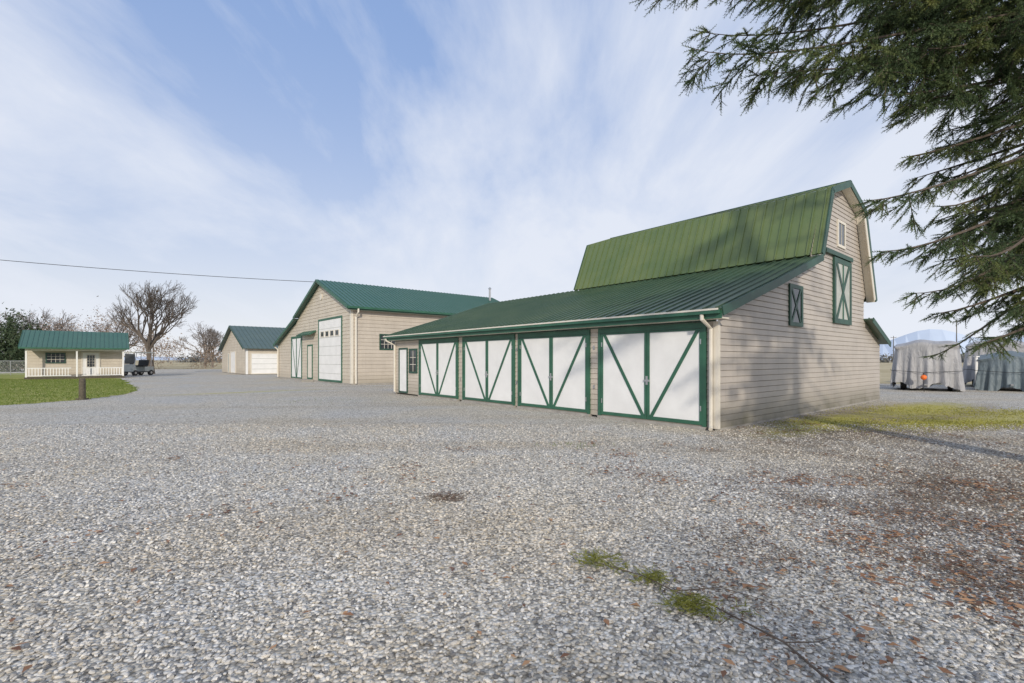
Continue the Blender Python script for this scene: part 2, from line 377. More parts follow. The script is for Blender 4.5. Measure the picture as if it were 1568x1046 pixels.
# ------------------------------------------------------------------ ground
def tone(nt,pos,c):
    """sunlight painted as broad warm patches, plus trodden / damp track bands, shared by the ground sheet and the loose stones"""
    n1=noise(nt,pos,.28,5,.6,.6)
    mpx=N(nt,'ShaderNodeMapping'); mpx.inputs['Rotation'].default_value=(0,0,R(52)); mpx.inputs['Scale'].default_value=(.10,.62,1); nt.links.new(pos,mpx.inputs[0])
    trk=noise(nt,mpx.outputs[0],1.0,5,.55,.3)
    c=mix(nt,ramp(nt,n1,[(.36,(0,0,0)),(.6,(.7,.7,.7))]),c,mix(nt,1.0,c,(1.10,1.01,.86),'MULTIPLY'))  # warm tint puts sunlit patches into the gravel colour, plain gravel for shade
    c=mix(nt,ramp(nt,trk,[(.50,(0,0,0)),(.66,(.7,.7,.7))]),c,mix(nt,1.0,c,(.88,.84,.78),'MULTIPLY'))
    return c
def ground_material():
    m,nt,b=newmat('gravel_ground')
    pos=N(nt,'ShaderNodeTexCoord').outputs['Object']
    v=N(nt,'ShaderNodeTexVoronoi'); v.inputs['Scale'].default_value=38; nt.links.new(pos,v.inputs['Vector'])
    sc=N(nt,'ShaderNodeSeparateColor'); nt.links.new(v.outputs['Color'],sc.inputs[0])
    stone=ramp(nt,sc.outputs[0],[(0,(.20,.195,.19)),(.3,(.44,.43,.40)),(.55,(.55,.52,.46)),(.75,(.62,.61,.58)),(1,(.82,.81,.78))])
    n2=noise(nt,pos,2.2,6,.65); n3=noise(nt,pos,130,2,.6)
    gap=ramp(nt,v.outputs['Distance'],[(.5,(1,1,1)),(.8,(.5,.48,.45))])
    stone=mix(nt,1.0,stone,gap,'MULTIPLY')
    c=tone(nt,pos,stone)
    c=mix(nt,ramp(nt,n2,[(.60,(0,0,0)),(.85,(.4,.4,.4))]),c,(.30,.25,.18))
    s=N(nt,'ShaderNodeSeparateXYZ'); nt.links.new(pos,s.inputs[0]); X,Y=s.outputs[0],s.outputs[1]
    def blob(cx,cy,rx,ry,rot,soft,col,cc,amt=1,nz=n2,nw=.9):
        cr,sr=math.cos(R(rot)),math.sin(R(rot))
        dx=math_(nt,'SUBTRACT',X,cx); dy=math_(nt,'SUBTRACT',Y,cy)
        u=math_(nt,'DIVIDE',math_(nt,'ADD',math_(nt,'MULTIPLY',dx,cr),math_(nt,'MULTIPLY',dy,sr)),rx)
        w=math_(nt,'DIVIDE',math_(nt,'SUBTRACT',math_(nt,'MULTIPLY',dy,cr),math_(nt,'MULTIPLY',dx,sr)),ry)
        d=math_(nt,'SQRT',math_(nt,'ADD',math_(nt,'MULTIPLY',u,u),math_(nt,'MULTIPLY',w,w)))
        d=math_(nt,'ADD',d,math_(nt,'MULTIPLY',math_(nt,'SUBTRACT',nz,.5),nw*2))
        f=math_(nt,'MULTIPLY',math_(nt,'DIVIDE',math_(nt,'SUBTRACT',1+soft,d),2*soft,True),amt)
        return mix(nt,f,cc,col)
    soil=mix(nt,n3,(.16,.12,.085),(.30,.235,.16)); mossc=mix(nt,n2,(.28,.27,.07),(.60,.54,.16))
    c=blob(10.2,13.0,6.6,1.9,36,.35,soil,c,.9)
    c=blob(8.0,12.3,2.8,.55,40,.5,mossc,c,.95)
    c=blob(11.4,12.2,2.6,.8,14,.5,mossc,c,.95)
    c=blob(13.2,15.6,3.4,.9,38,.5,mossc,c,.95)
    c=blob(16.5,14.2,4.5,1.1,20,.5,mossc,c,.8)
    c=blob(14.5,11.8,3.5,.7,10,.5,soil,c,.7)
    c=blob(7.0,5.6,3.0,2.3,20,.55,soil,c,.75,n2,1.2)
    c=blob(-.75,5.6,.20,.16,0,.5,(.20,.14,.07),c,.75)
    c=blob(-13,24,3.0,.5,40,.5,mossc,c,.5)
    nt.links.new(c,b.inputs['Base Color']); b.inputs['Roughness'].default_value=.85
    b.inputs['Specular IOR Level'].default_value=.3
    bn=N(nt,'ShaderNodeBump'); bn.inputs['Strength'].default_value=.8; bn.inputs['Distance'].default_value=.015
    v2=math_(nt,'SUBTRACT',1.0,math_(nt,'MULTIPLY',v.outputs['Distance'],1.0))
    h=math_(nt,'ADD',v2,math_(nt,'MULTIPLY',sc.outputs[1],.6))
    nt.links.new(h,bn.inputs['Height']); nt.links.new(bn.outputs[0],b.inputs['Normal'])
    return m
mb=MB(); mb.poly([(-3000,-3000,0),(3000,-3000,0),(3000,3000,0),(-3000,3000,0)]); mb.obj('gravel_ground',ground_material())
def sheet(name,pts,z,mat): 
    mb=MB(); mb.poly([(x,y,z) for x,y in pts]); return mb.obj(name,mat)
def field_mat(name,cols,sc):
    m,nt,b=newmat(name); pos=N(nt,'ShaderNodeTexCoord').outputs['Object']
    f=noise(nt,pos,sc,8,.7); f2=noise(nt,pos,sc*14,4,.7)
    c=ramp(nt,f,[(.3,cols[0]),(.5,cols[1]),(.7,cols[2])])
    c=mix(nt,.5,c,mix(nt,1.0,c,ramp(nt,f2,[(.3,(.5,.5,.5)),(.7,(1.0,1.0,1.0))]),'MULTIPLY'))
    nt.links.new(c,b.inputs['Base Color']); b.inputs['Roughness'].default_value=.95; b.inputs['Specular IOR Level'].default_value=.1
    return m
lawnm=field_mat('lawn_grass',[(.18,.22,.05),(.29,.31,.08),(.42,.38,.15)],.6)
fieldm=field_mat('dry_field_grass',[(.40,.33,.19),(.52,.44,.28),(.62,.54,.36)],.05)
sheet('dry_field',[(24,33),(30,29.5),(60,30),(2500,200),(2500,2500),(-2500,2500),(-2500,300),(-200,90),(-60,84),(-20,80),(12,60)],.008,fieldm)
edge=[(-60,14.0),(-30,14.8),(-21,15.5),(-18.6,16.1),(-17.6,17.4),(-17.2,19.6),(-18.0,22.6),(-20.5,26.5),(-24.5,31),(-29.2,36.6),(-31,38.6)]
E=[]
for a,b_ in zip(edge,edge[1:]):
    n=14
    for i in range(n):
        t=i/n; E.append((a[0]+(b_[0]-a[0])*t+random.gauss(0,.10),a[1]+(b_[1]-a[1])*t+random.gauss(0,.10)))
sheet('lawn',E+[(-34,42),(-40,44),(-60,60)],.006,lawnm)
def blades(name,pts,hgt,wid,mat,z=.0,parent=None):
    n=len(pts); a=rng.uniform(0,6.28,n); h=hgt*rng.uniform(.5,1.3,n); l=rng.normal(0,.5,(n,2))*h[:,None]
    dx=np.cos(a)*wid/2; dy=np.sin(a)*wid/2
    V=np.zeros((n,3,3)); V[:,0,0]=pts[:,0]-dx;V[:,0,1]=pts[:,1]-dy;V[:,1,0]=pts[:,0]+dx;V[:,1,1]=pts[:,1]+dy
    V[:,2,0]=pts[:,0]+l[:,0];V[:,2,1]=pts[:,1]+l[:,1];V[:,2,2]=h; V[:,:,2]+=z
    return tri_mesh(name,V,np.arange(n*3).reshape(-1,3),mat,parent)
poly=np.array(E+[(-34,42),(-40,44),(-60,60)])
cand=np.column_stack([rng.uniform(-45,-16.5,60000),rng.uniform(14,40,60000)])
def inside(p,poly):
    x,y=p[:,0],p[:,1]; r=np.zeros(len(p),bool); j=len(poly)-1
    for i in range(len(poly)):
        xi,yi=poly[i];xj,yj=poly[j]
        if yi!=yj:
            c=((yi>y)!=(yj>y))&(x<(xj-xi)*(y-yi)/(yj-yi)+xi); r^=c
        j=i
    return r
blades('lawn_tufts',cand[inside(cand,poly)],.06,.03,M['grass'])
# ------------------------------------------------------------------ gravel stones
def sector_points(n,y0,y1,fall):
    out=[]
    while sum(map(len,out))<n:
        c=np.column_stack([rng.uniform(-13,13,n*2),rng.uniform(y0,y1,n*2)])
        c=c[np.abs(c[:,0])<c[:,1]*1.12+.8]
        pr=np.minimum(1,(3.6/np.maximum(c[:,1],.1))**fall); c=c[rng.uniform(0,1,len(c))<pr]; out.append(c)
    return np.concatenate(out)[:n]
m,nt,b=newmat('gravel_stone')
oi=N(nt,'ShaderNodeObjectInfo')
c=ramp(nt,oi.outputs['Random'],[(0,(.16,.16,.165)),(.2,(.35,.345,.34)),(.38,(.50,.46,.39)),(.45,(.51,.50,.485)),(.75,(.64,.625,.60)),(.92,(.74,.72,.69)),(1,(.86,.85,.82))])
c=tone(nt,oi.outputs['Location'],c)
c=mix(nt,.3,c,mix(nt,1.0,c,ramp(nt,noise(nt,N(nt,'ShaderNodeTexCoord').outputs['Object'],3,2),[(.35,(.5,.5,.5)),(.65,(1,1,1))]),'MULTIPLY'))
nt.links.new(c,b.inputs['Base Color']); b.inputs['Roughness'].default_value=.7
grv=empty('gravel')
bm=bmesh.new(); bmesh.ops.create_icosphere(bm,subdivisions=1,radius=1)
for v in bm.verts: v.co=Vector((v.co.x*random.uniform(.8,1.25),v.co.y*random.uniform(.6,.95),v.co.z*random.uniform(.45,.75)))
me=bpy.data.meshes.new('stone'); bm.to_mesh(me); bm.free(); me.materials.append(m)
stone=bpy.data.objects.new('stone',me); scene.collection.objects.link(stone); stone.parent=grv
stone.location=(0,3.0,.006); stone.scale=(.012,)*3
pts=sector_points(90000,1.8,12,1.3)
pm=bpy.data.meshes.new('stones'); pm.vertices.add(len(pts)); zz=rng.uniform(-.003,.008,len(pts))
pm.vertices.foreach_set('co',np.column_stack([pts,zz]).astype(np.float32).ravel()); pm.update()
po=bpy.data.objects.new('stones',pm); scene.collection.objects.link(po); po.parent=grv
ng=bpy.data.node_groups.new('scatter_stones','GeometryNodeTree')
ng.interface.new_socket('Geometry',in_out='INPUT',socket_type='NodeSocketGeometry')
ng.interface.new_socket('Geometry',in_out='OUTPUT',socket_type='NodeSocketGeometry')
gi=ng.nodes.new('NodeGroupInput'); go=ng.nodes.new('NodeGroupOutput')
ip=ng.nodes.new('GeometryNodeInstanceOnPoints'); ob=ng.nodes.new('GeometryNodeObjectInfo'); ob.inputs['Object'].default_value=stone
ob.transform_space='ORIGINAL'
rr=ng.nodes.new('FunctionNodeRandomValue'); rr.data_type='FLOAT_VECTOR'; rr.inputs[0].default_value=(-.5,-.5,0); rr.inputs[1].default_value=(.5,.5,6.28)
rs=ng.nodes.new('FunctionNodeRandomValue'); rs.data_type='FLOAT'; rs.inputs[2].default_value=.006; rs.inputs[3].default_value=.0185
ng.links.new(gi.outputs[0],ip.inputs['Points']); ng.links.new(ob.outputs['Geometry'],ip.inputs['Instance'])
ng.links.new(rr.outputs[0],ip.inputs['Rotation']); ng.links.new(rs.outputs[1],ip.inputs['Scale']); ng.links.new(ip.outputs[0],go.inputs[0])
md=po.modifiers.new('scatter','NODES'); md.node_group=ng
# ------------------------------------------------------------------ leaf litter
def leaves(name,pts,size,mat,zoff=.012,parent=None):
    n=len(pts); a=rng.uniform(0,6.28,n); s=size*rng.uniform(.5,1.4,n); tilt=rng.normal(0,.35,(n,2))
    base=np.array([(-1,0,0),(-.3,.45,.18),(.9,.1,.0),(-.2,-.45,.2)])
    V=np.zeros((n,4,3)); ca,sa=np.cos(a),np.sin(a)
    for i,(x,y,z) in enumerate(base):
        V[:,i,0]=pts[:,0]+(x*ca-y*sa)*s; V[:,i,1]=pts[:,1]+(x*sa+y*ca)*s; V[:,i,2]=zoff+z*s+np.abs(x*tilt[:,0]+y*tilt[:,1])*s*.6
    return tri_mesh(name,V,np.arange(n*4).reshape(-1,4),mat,parent)
def leafmat(name,a,b_,c_):
    m,nt,b=newmat(name); g=N(nt,'ShaderNodeNewGeometry')
    nt.links.new(ramp(nt,g.outputs['Random Per Island'],[(0,a),(.5,b_),(1,c_)]),b.inputs['Base Color']); b.inputs['Roughness'].default_value=.7; return m
lm=leafmat('dead_leaves',(.13,.06,.035),(.30,.145,.07),(.50,.28,.14))
ll=empty('leaf_litter')
p1=sector_points(1000,1.8,14,.6)
# fallen leaves gather in loose drifts rather than evenly
cl=[]
for cx,cy,sx,sy,n in ((5.6,5.0,2.0,1.3,1500),(4.2,4.0,1.2,.8,420),(3.4,2.9,.6,.5,170),(2.6,8.0,2.5,1.0,300),(-3.5,7.0,2,1,180),(8,8,2.5,2,600),(-2.5,3.4,1.5,.9,60)):
    k=max(3,n//22); ctr=np.column_stack([rng.normal(cx,sx,k),rng.normal(cy,sy,k)])
    cl.append(ctr[rng.integers(0,k,n)]+rng.normal(0,.16,(n,2)))
pp=np.concatenate([p1]+cl)
leaves('leaves',pp,.034,lm,.018,ll)
dk=leafmat('needle_litter',(.07,.04,.025),(.17,.105,.065),(.28,.18,.11))
dk2=[]
for cx,cy,sx,sy,n in ((5.8,5.1,1.7,1.1,18000),(4.2,3.7,1.1,.7,4500),(9.5,9.3,2.0,.7,4500),(2.5,3.0,1.0,.5,900)):
    k=max(5,n//90); ctr=np.column_stack([rng.normal(cx,sx,k),rng.normal(cy,sy,k)])
    dk2.append(ctr[rng.integers(0,k,n)]+rng.normal(0,.20,(n,2)))
dk2.append(np.column_stack([rng.normal(-.75,.15,420),rng.normal(5.6,.11,420)]))
leaves('needle_bits',np.concatenate(dk2),.017,dk,.016,ll)
# ------------------------------------------------------------------ conifer machinery
NEED=18
def shoot_template(L=.15,nl=.024,w=.0065):
    tris=[]
    for i in range(NEED):
        x=L*(.02+.95*i/NEED); a=i*2.4; r=nl*(1-.35*i/NEED)
        d=np.array([.62,math.cos(a)*.8,math.sin(a)*.8]); side=np.array([0,-math.sin(a),math.cos(a)])
        p=np.array([x,0,0]); tris.append([p-side*w/2-np.array([w/2,0,0]),p+side*w/2+np.array([w/2,0,0]),p+d*r*1.5])
    tris.append([[0,-.006,0],[0,.006,0],[L,0,0]]); tris.append([[0,0,-.006],[0,0,.006],[L,0,0]])
    return np.array(tris).reshape(-1,3)
TPL=shoot_template()
def place_shoots(S):
    pos=np.array([s[0] for s in S]); d=np.array([s[1] for s in S]); sc=np.array([s[2] for s in S])
    d/=np.linalg.norm(d,axis=1,keepdims=True)+1e-9
    up=np.tile([0,0.05,1.],(len(S),1)); y=np.cross(up,d); y/=np.linalg.norm(y,axis=1,keepdims=True)+1e-6; z=np.cross(d,y)
    T=TPL[None,:,:]*sc[:,None,None]
    V=pos[:,None,:]+T[:,:,0:1]*d[:,None,:]+T[:,:,1:2]*y[:,None,:]+T[:,:,2:3]*z[:,None,:]
    return V.reshape(-1,3)
def nrm(v): return v/(np.linalg.norm(v)+1e-9)
def lateral(mb,S,p,dr,ll,hang,lev):
    n2=max(2,int(ll/.085)); step=ll/n2; q=p.copy(); pts2=[tuple(q)]
    for j in range(n2):
        dr=nrm(dr+np.array([0,0,-hang])+rng.normal(0,.10,3)); q=q+dr*step; pts2.append(tuple(q))
        s2=nrm(np.cross(dr,[0,0,1.])+rng.normal(0,.35,3))
        for g in (-1,1):
            if lev==0 and ll>.4 and j<n2*.75 and rng.uniform()<.55:
                lateral(mb,S,q,nrm(dr*.8+s2*g*.75),ll*rng.uniform(.25,.5)*(1-j/n2*.6),hang*1.3,1)
            else:
                S.append((q-dr*step*.5,dr*.8+s2*g*rng.uniform(.4,.9)+np.array([0,0,-rng.uniform(0,.3)]),rng.uniform(.6,1.1)))
        S.append((q-dr*step,dr+rng.normal(0,.15,3),1.0))
    S.append((q-dr*.02,dr,1.0))
    mb.tube(pts2[::max(1,n2//3)],.004 if lev else .006,3,False)
def conifer_branch(mb,S,st,tip,dens=1.0,fat=1.0,latl=1.0):
    st=np.array(st,float); tip=np.array(tip,float); v=tip-st; L=np.linalg.norm(v)
    wob=rng.normal(0,.06*L,3)*np.array([1,1,.6])
    c1=st+v*.35+wob+np.array([0,0,.05*L]); c2=st+v*.75-wob*.5+np.array([0,0,-.05*L])
    nn=max(6,int(L/.16*dens)); P_=[]
    for i in range(nn+1):
        u=i/nn; P_.append((1-u)**3*st+3*u*(1-u)**2*c1+3*u*u*(1-u)*c2+u**3*tip)
    a=P_[::2]+[P_[-1]]
    mb.tube([tuple(p) for p in a],[max(.004,.035*fat*(1-k/len(a))) for k in range(len(a))],5)
    vig=1.0
    for i in range(1,nn+1):
        u=i/nn
        if u<.10: continue
        t=nrm(P_[i]-P_[i-1]); side=nrm(np.cross(t,[0,0,1.])); vig=min(1.3,max(.45,vig+rng.normal(0,.22)))
        for sgn in (-1,1):
            if rng.uniform()<.15: continue
            ll=latl*vig*(.15+.75*min(1,u*3)*(1-u)**.6)*rng.uniform(.5,1.2)*min(1,L/3.0+.3)
            hg=rng.uniform(.0,.14)
            dr=nrm(t*rng.uniform(.3,1.1)+side*sgn*rng.uniform(.4,1.0)+np.array([0,0,-rng.uniform(.0,.8)]))
            lateral(mb,S,P_[i],dr,max(.12,ll),hg,0)
    S.append((P_[-1],P_[-1]-P_[-2],1.1))
rng=np.random.default_rng(21)
T0=(8.35,6.8)
tree=empty('spruce_tree')
mbt=MB(); mbt.tube([(T0[0],T0[1],z) for z in (-.1,.4,2,5,9,13,16)],[.38,.28,.24,.2,.14,.08,.02],10)
mbb=MB(); S=[]
tips=[(1.6,5.5,5.75,7.0),(1.95,5.2,4.95,6.4),(2.85,5.6,4.9,6.2),(3.5,6.0,5.15,6.3),(4.2,6.6,5.7,6.7),
 (4.4,6.0,4.9,5.7),(4.17,5.6,3.45,4.8),(5.3,6.4,4.3,5.3),(4.44,5.8,2.9,4.0),(4.85,5.8,2.4,3.4),(5.5,6.2,2.2,3.0),(5.4,5.5,1.8,2.6),
 (5.6,6.3,3.6,4.5),(5.9,5.6,4.6,5.5),(6.1,6.8,3.0,3.7),(5.6,5.2,5.4,6.2),(6.2,5.3,3.9,4.8),(6.3,5.6,2.6,3.3),(6.5,7.2,4.3,5.0),(5.2,7.4,6.1,6.9),
 (3.2,6.6,6.5,7.4),(2.4,5.0,5.9,7.2),(3.9,5.2,5.6,6.7),(5.0,5.3,2.75,3.6),(5.7,5.4,2.2,3.0),(4.7,5.7,5.3,6.3),(3.0,5.4,5.7,6.9),(5.1,6.1,4.9,5.8),(6.4,6.4,3.4,4.2),(2.2,5.6,5.4,6.7),(6.6,5.9,5.0,5.8)]
for x,y,z,zs in tips: conifer_branch(mbb,S,(T0[0],T0[1],zs),(x,y,z),1.0)
for i in range(16):
    x=rng.uniform(5.9,7.6); y=rng.uniform(5.0,8.0); z=rng.uniform(2.6,6.8)
    conifer_branch(mbb,S,(T0[0],T0[1],z+rng.uniform(.3,.7)),(x,y,z),.9)
n0=len(S)
for i in range(56):
    z=rng.uniform(2.6,15.5); a=rng.uniform(0,6.28); L=min(4.6,(16.3-z)*.42+.3)
    tipx,tipy=T0[0]+math.cos(a)*L,T0[1]+math.sin(a)*L
    if z<8.2 and tipx/max(tipy,.1)<1.18 and tipx<7.9: continue
    conifer_branch(mbb,S,(T0[0],T0[1],z),(tipx,tipy,z-.28*L),.4)
mbt.obj('trunk',M['bark'],tree,True); mbb.obj('branches',M['bark'],tree)
V=place_shoots(S); tri_mesh('needles',V,np.arange(len(V)).reshape(-1,3),M['spruce'],tree)
print('spruce shoots',n0,len(S))
# fallen mossy branch
fbn=empty('fallen_branch'); mbf=MB(); S=[]
pl=[(.62,3.72,.05),(.78,3.56,.06),(.93,3.47,.055),(1.08,3.22,.06),(1.24,3.1,.05),(1.33,2.92,.055),(1.5,2.66,.045),(1.53,2.40,.045),(1.6,2.1,.035)]
mbf.tube(pl,[.003,.004,.004,.005,.005,.006,.006,.007,.007],6)
mbf.tube([(1.08,3.22,.06),(1.4,3.25,.07),(1.62,3.1,.06)],[.004,.003,.002],4); mbf.tube([(1.33,2.92,.05),(1.2,2.8,.06)],[.004,.002],4)
mbf.tube([(1.5,2.66,.045),(1.66,2.62,.07),(1.78,2.7,.05)],[.004,.003,.002],4)
for (cx,cy,n,sp) in ((.64,3.74,130,.075),(.80,3.60,30,.05),(1.0,3.44,110,.06),(1.10,3.06,170,.06),(1.22,2.98,40,.045),(1.42,3.0,10,.03)):
    for _ in range(n):
        a=rng.uniform(0,6.28); S.append((np.array([cx+rng.normal(0,sp),cy+rng.normal(0,sp*.6),.015+abs(rng.normal(.035,.025))]),np.array([math.cos(a),math.sin(a),rng.uniform(-.05,.7)]),rng.uniform(.25,.6)))
mbf.obj('stem',M['bark'],fbn); V=place_shoots(S); tri_mesh('sprigs',V,np.arange(len(V)).reshape(-1,3),M['moss'],fbn)
wp=np.concatenate([np.column_stack([rng.normal(x,sx,n),rng.normal(y,sy,n)]) for x,y,sx,sy,n in ((8.0,12.3,1.3,.9,2600),(11.4,12.2,1.5,.5,3800),(13.2,15.2,1.8,1.1,3500),(16.5,14.2,2.4,.7,4000))])
q=(wp-np.array([4.61,10.86]))@np.array([[.766,-.643],[.643,.766]])
blades('moss_tufts',wp[(q[:,1]<-.08)&(q[:,1]>-4.5)],.022,.03,M['mossgrass'])
wp=np.concatenate([np.column_stack([rng.normal(x,sx,n),rng.normal(y,sy,n)]) for x,y,sx,sy,n in ((5.2,4.6,.12,.1,90),(7.2,5.9,.1,.1,60),(1.2,9.0,.3,.15,60),(-7,19,1.5,1,150))])
blades('weeds',wp,.05,.012,M['grass'])
# ------------------------------------------------------------------ deciduous trees
def bare_tree(name,loc,H,seed,spread=1.0,maxlev=6,mat='twig',twr=.012,upb=.05):
    rnd=random.Random(seed); mb=MB(); 
    def grow(p,d,L,r,lev):
        n=3; pts=[p]; q=p.copy(); dd=d.copy()
        for i in range(n):
            dd=(dd+Vector((rnd.gauss(0,.10),rnd.gauss(0,.10),rnd.gauss(upb,.06)))).normalized(); q=q+dd*L/n; pts.append(q.copy())
        r1=max(twr*.6,r*.62); mb.tube(pts,[r+(r1-r)*i/n for i in range(n+1)],6 if lev<2 else 3,False)
        if lev>=maxlev: return
        k=rnd.choice((2,3,3)) if lev>0 else 6
        for i in range(k):
            ax=dd.orthogonal().normalized(); ax.rotate(Matrix.Rotation(rnd.uniform(0,6.28),3,dd)); ang=rnd.uniform(.25,.75)*spread if lev>0 else rnd.uniform(.2,.9)*spread
            nd=dd.copy(); nd.rotate(Matrix.Rotation(ang,3,ax)); u=rnd.choice((1,1,2/3)) 
            grow(pts[int(round(u*n))],nd,L*rnd.uniform(.68,.86),r1,lev+1)
    grow(Vector((0,0,-.1)),Vector((0,0,1)),H*.24,H*.028,0)
    o=mb.obj(name,M[mat]); o.location=loc; return o
bare_tree('bare_deciduous_tree',(-41.0,55.0,0),12.0,11,.95,7,upb=.08,twr=.02)
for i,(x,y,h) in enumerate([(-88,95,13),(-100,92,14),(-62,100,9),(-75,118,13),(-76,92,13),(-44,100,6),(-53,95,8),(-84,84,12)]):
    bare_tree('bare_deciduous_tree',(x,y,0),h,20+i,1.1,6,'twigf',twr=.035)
# bare trees standing behind the photographer
for i,(x,y,h) in enumerate([(-10,-15,10),(2.5,-16,11)]):
    bare_tree('bare_deciduous_tree',(x,y,0),h,50+i,1.0,5,'twig',twr=.03)
def mass(name,items,mat,n,size):
    Vs=[]
    for (x,y,z0,rx,ry,rz,w) in items:
        k=int(n*w); 
        cs=rng.normal(0,.45,(14,3)); cs/=np.maximum(1,np.linalg.norm(cs,axis=1,keepdims=True)/.85)
        idx=rng.integers(0,14,k); o=rng.normal(0,.24,(k,3)); p=(cs[idx]+o)
        c=np.column_stack([x+p[:,0]*rx,y+p[:,1]*ry,np.maximum(.05,z0+p[:,2]*rz)])
        a=rng.normal(0,1,(k,3,3))*size; Vs.append(c[:,None,:]+a)
    V=np.concatenate(Vs).reshape(-1,3); return tri_mesh(name,V,np.arange(len(V)).reshape(-1,3),M[mat])
mass('evergreen_trees',[(-67,66,2.8,2,2,4.6,1.2),(-70,67,3.2,1.5,2,4.6,1),(-73,67,2.4,2.5,2,3.2,1),(-80,68,2,4,2,3.0,1)],'hedge',3600,.13)
mass('brown_brush',[(-73,78,4.2,5,3,4.6,1.3),(-66,79,4.6,4,3,4.6,1.3),(-61,84,3,4,3,3.5,1),(-55,90,2,5,3,2.6,1),(-95,90,3,10,3,4,1.2)],'brush',2400,.09)
it=[]
for i in range(70):
    a=R(rng.uniform(100,170) if i%2 else rng.uniform(38,110)); d=rng.uniform(330,420); it.append((math.cos(a)*d,math.sin(a)*d,rng.uniform(1,2),14,6,rng.uniform(2,5.0),1))
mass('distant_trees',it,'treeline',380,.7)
# ------------------------------------------------------------------ hills
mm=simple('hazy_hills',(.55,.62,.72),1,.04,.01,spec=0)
mb=MB(); n=240; R0=2300
hh=lambda a:(62+48*math.sin(a*9+1)+26*math.sin(a*23)+14*math.sin(a*51+2))*max(.12,min(1,(1.25-a)/.35))
p=lambda a,r,z:(math.cos(a)*r,math.sin(a)*r,z)
for i in range(n):
    a0,a1=R(-10+200*i/n),R(-10+200*(i+1)/n)
    mb.poly([p(a0,R0,-2),p(a1,R0,-2),p(a1,R0+300,max(8,hh(a1))),p(a0,R0+300,max(8,hh(a0)))])
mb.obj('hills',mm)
# ------------------------------------------------------------------ wooden post
mb=MB(); mb.tube([(0,0,-.05),(0,0,.78),(0,0,.86)],[.115,.105,.085],12); mb.box(-.16,.16,-.13,.13,-.02,.06)
o=mb.obj('wooden_post',M['wood']); o.location=(-17.25,19.4,0)
# ------------------------------------------------------------------ chain-link fence
fe=empty('chain_link_fence',(-62,47,0),18); P=Parts()
for i in range(9): P[('posts','steel')].tube([(i*2.6,0,0),(i*2.6,0,1.5)],.035,6)
P[('rails','steel')].tube([(0,0,1.48),(20.8,0,1.48)],.025,5)
for i in range(0,208*1):
    x=i*.1
    P[('mesh','steel')].tube([(x,0,.05),(min(20.8,x+1.4),0,1.45)],.004,3,False); P[('mesh','steel')].tube([(x,0.01,1.45),(min(20.8,x+1.4),.01,.05)],.004,3,False)
P.build(fe)
# ------------------------------------------------------------------ golf cart
gc=empty('golf_cart',(-38.4,49.6,0),-5); P=Parts()
for x in (-.55,.55):
    for y in (-.95,.95): P[('wheel','black')].tube([(x-.1,y,.28),(x+.1,y,.28)],.28,14); P[('hub','steel')].tube([(x-.11,y,.28),(x+.11,y,.28)],.12,10)
P[('floor','black')].box(-.6,.6,-1.2,1.2,.32,.42)
P[('front_cowl','pale')].hexa([(-.6,-1.3,.42),(.6,-1.3,.42),(.6,-.75,.42),(-.6,-.75,.42)],[(-.5,-1.15,1.05),(.5,-1.15,1.05),(.5,-.85,1.15),(-.5,-.85,1.15)])
P[('rear_body','pale')].box(-.6,.6,.2,1.3,.42,.9); P[('seat','black')].box(-.55,.55,.05,.6,.902,1.05)
P[('seat_back','black')].hexa([(-.55,.602,1.0),(.55,.602,1.0),(.55,.7,1.0),(-.55,.7,1.0)],[(-.55,.72,1.6),(.55,.72,1.6),(.55,.82,1.6),(-.55,.82,1.6)])
for x in (-.58,.58):
    for y0,y1 in ((-1.05,-.75),(.95,1.05)): P[('roof_post','steel')].tube([(x,y0,.9),(x,y1,2.3)],.03,6)
P[('roof','pale')].box(-.72,.72,-1.15,1.3,2.3,2.4); P[('windshield','glass')].box(-.55,.55,-.93,-.915,1.2,2.2)
P[('steering_wheel','black')].tube([(-.25,-.5,1.2),(-.25,-.65,1.0)],[.17,.02],10)
P.build(gc)
mb=MB()
for (x,y,r,h) in ((0,0,.32,.6),(.45,-.2,.27,.45)):
    mb.tube([(x,y,0),(x,y,h*.3),(x,y,h*.8),(x+.05,y,h)],[r*.8,r,r*.7,r*.15],9)
o=mb.obj('rubbish_bags',M['black'],smooth=True); o.location=(-37.4,45.4,0)
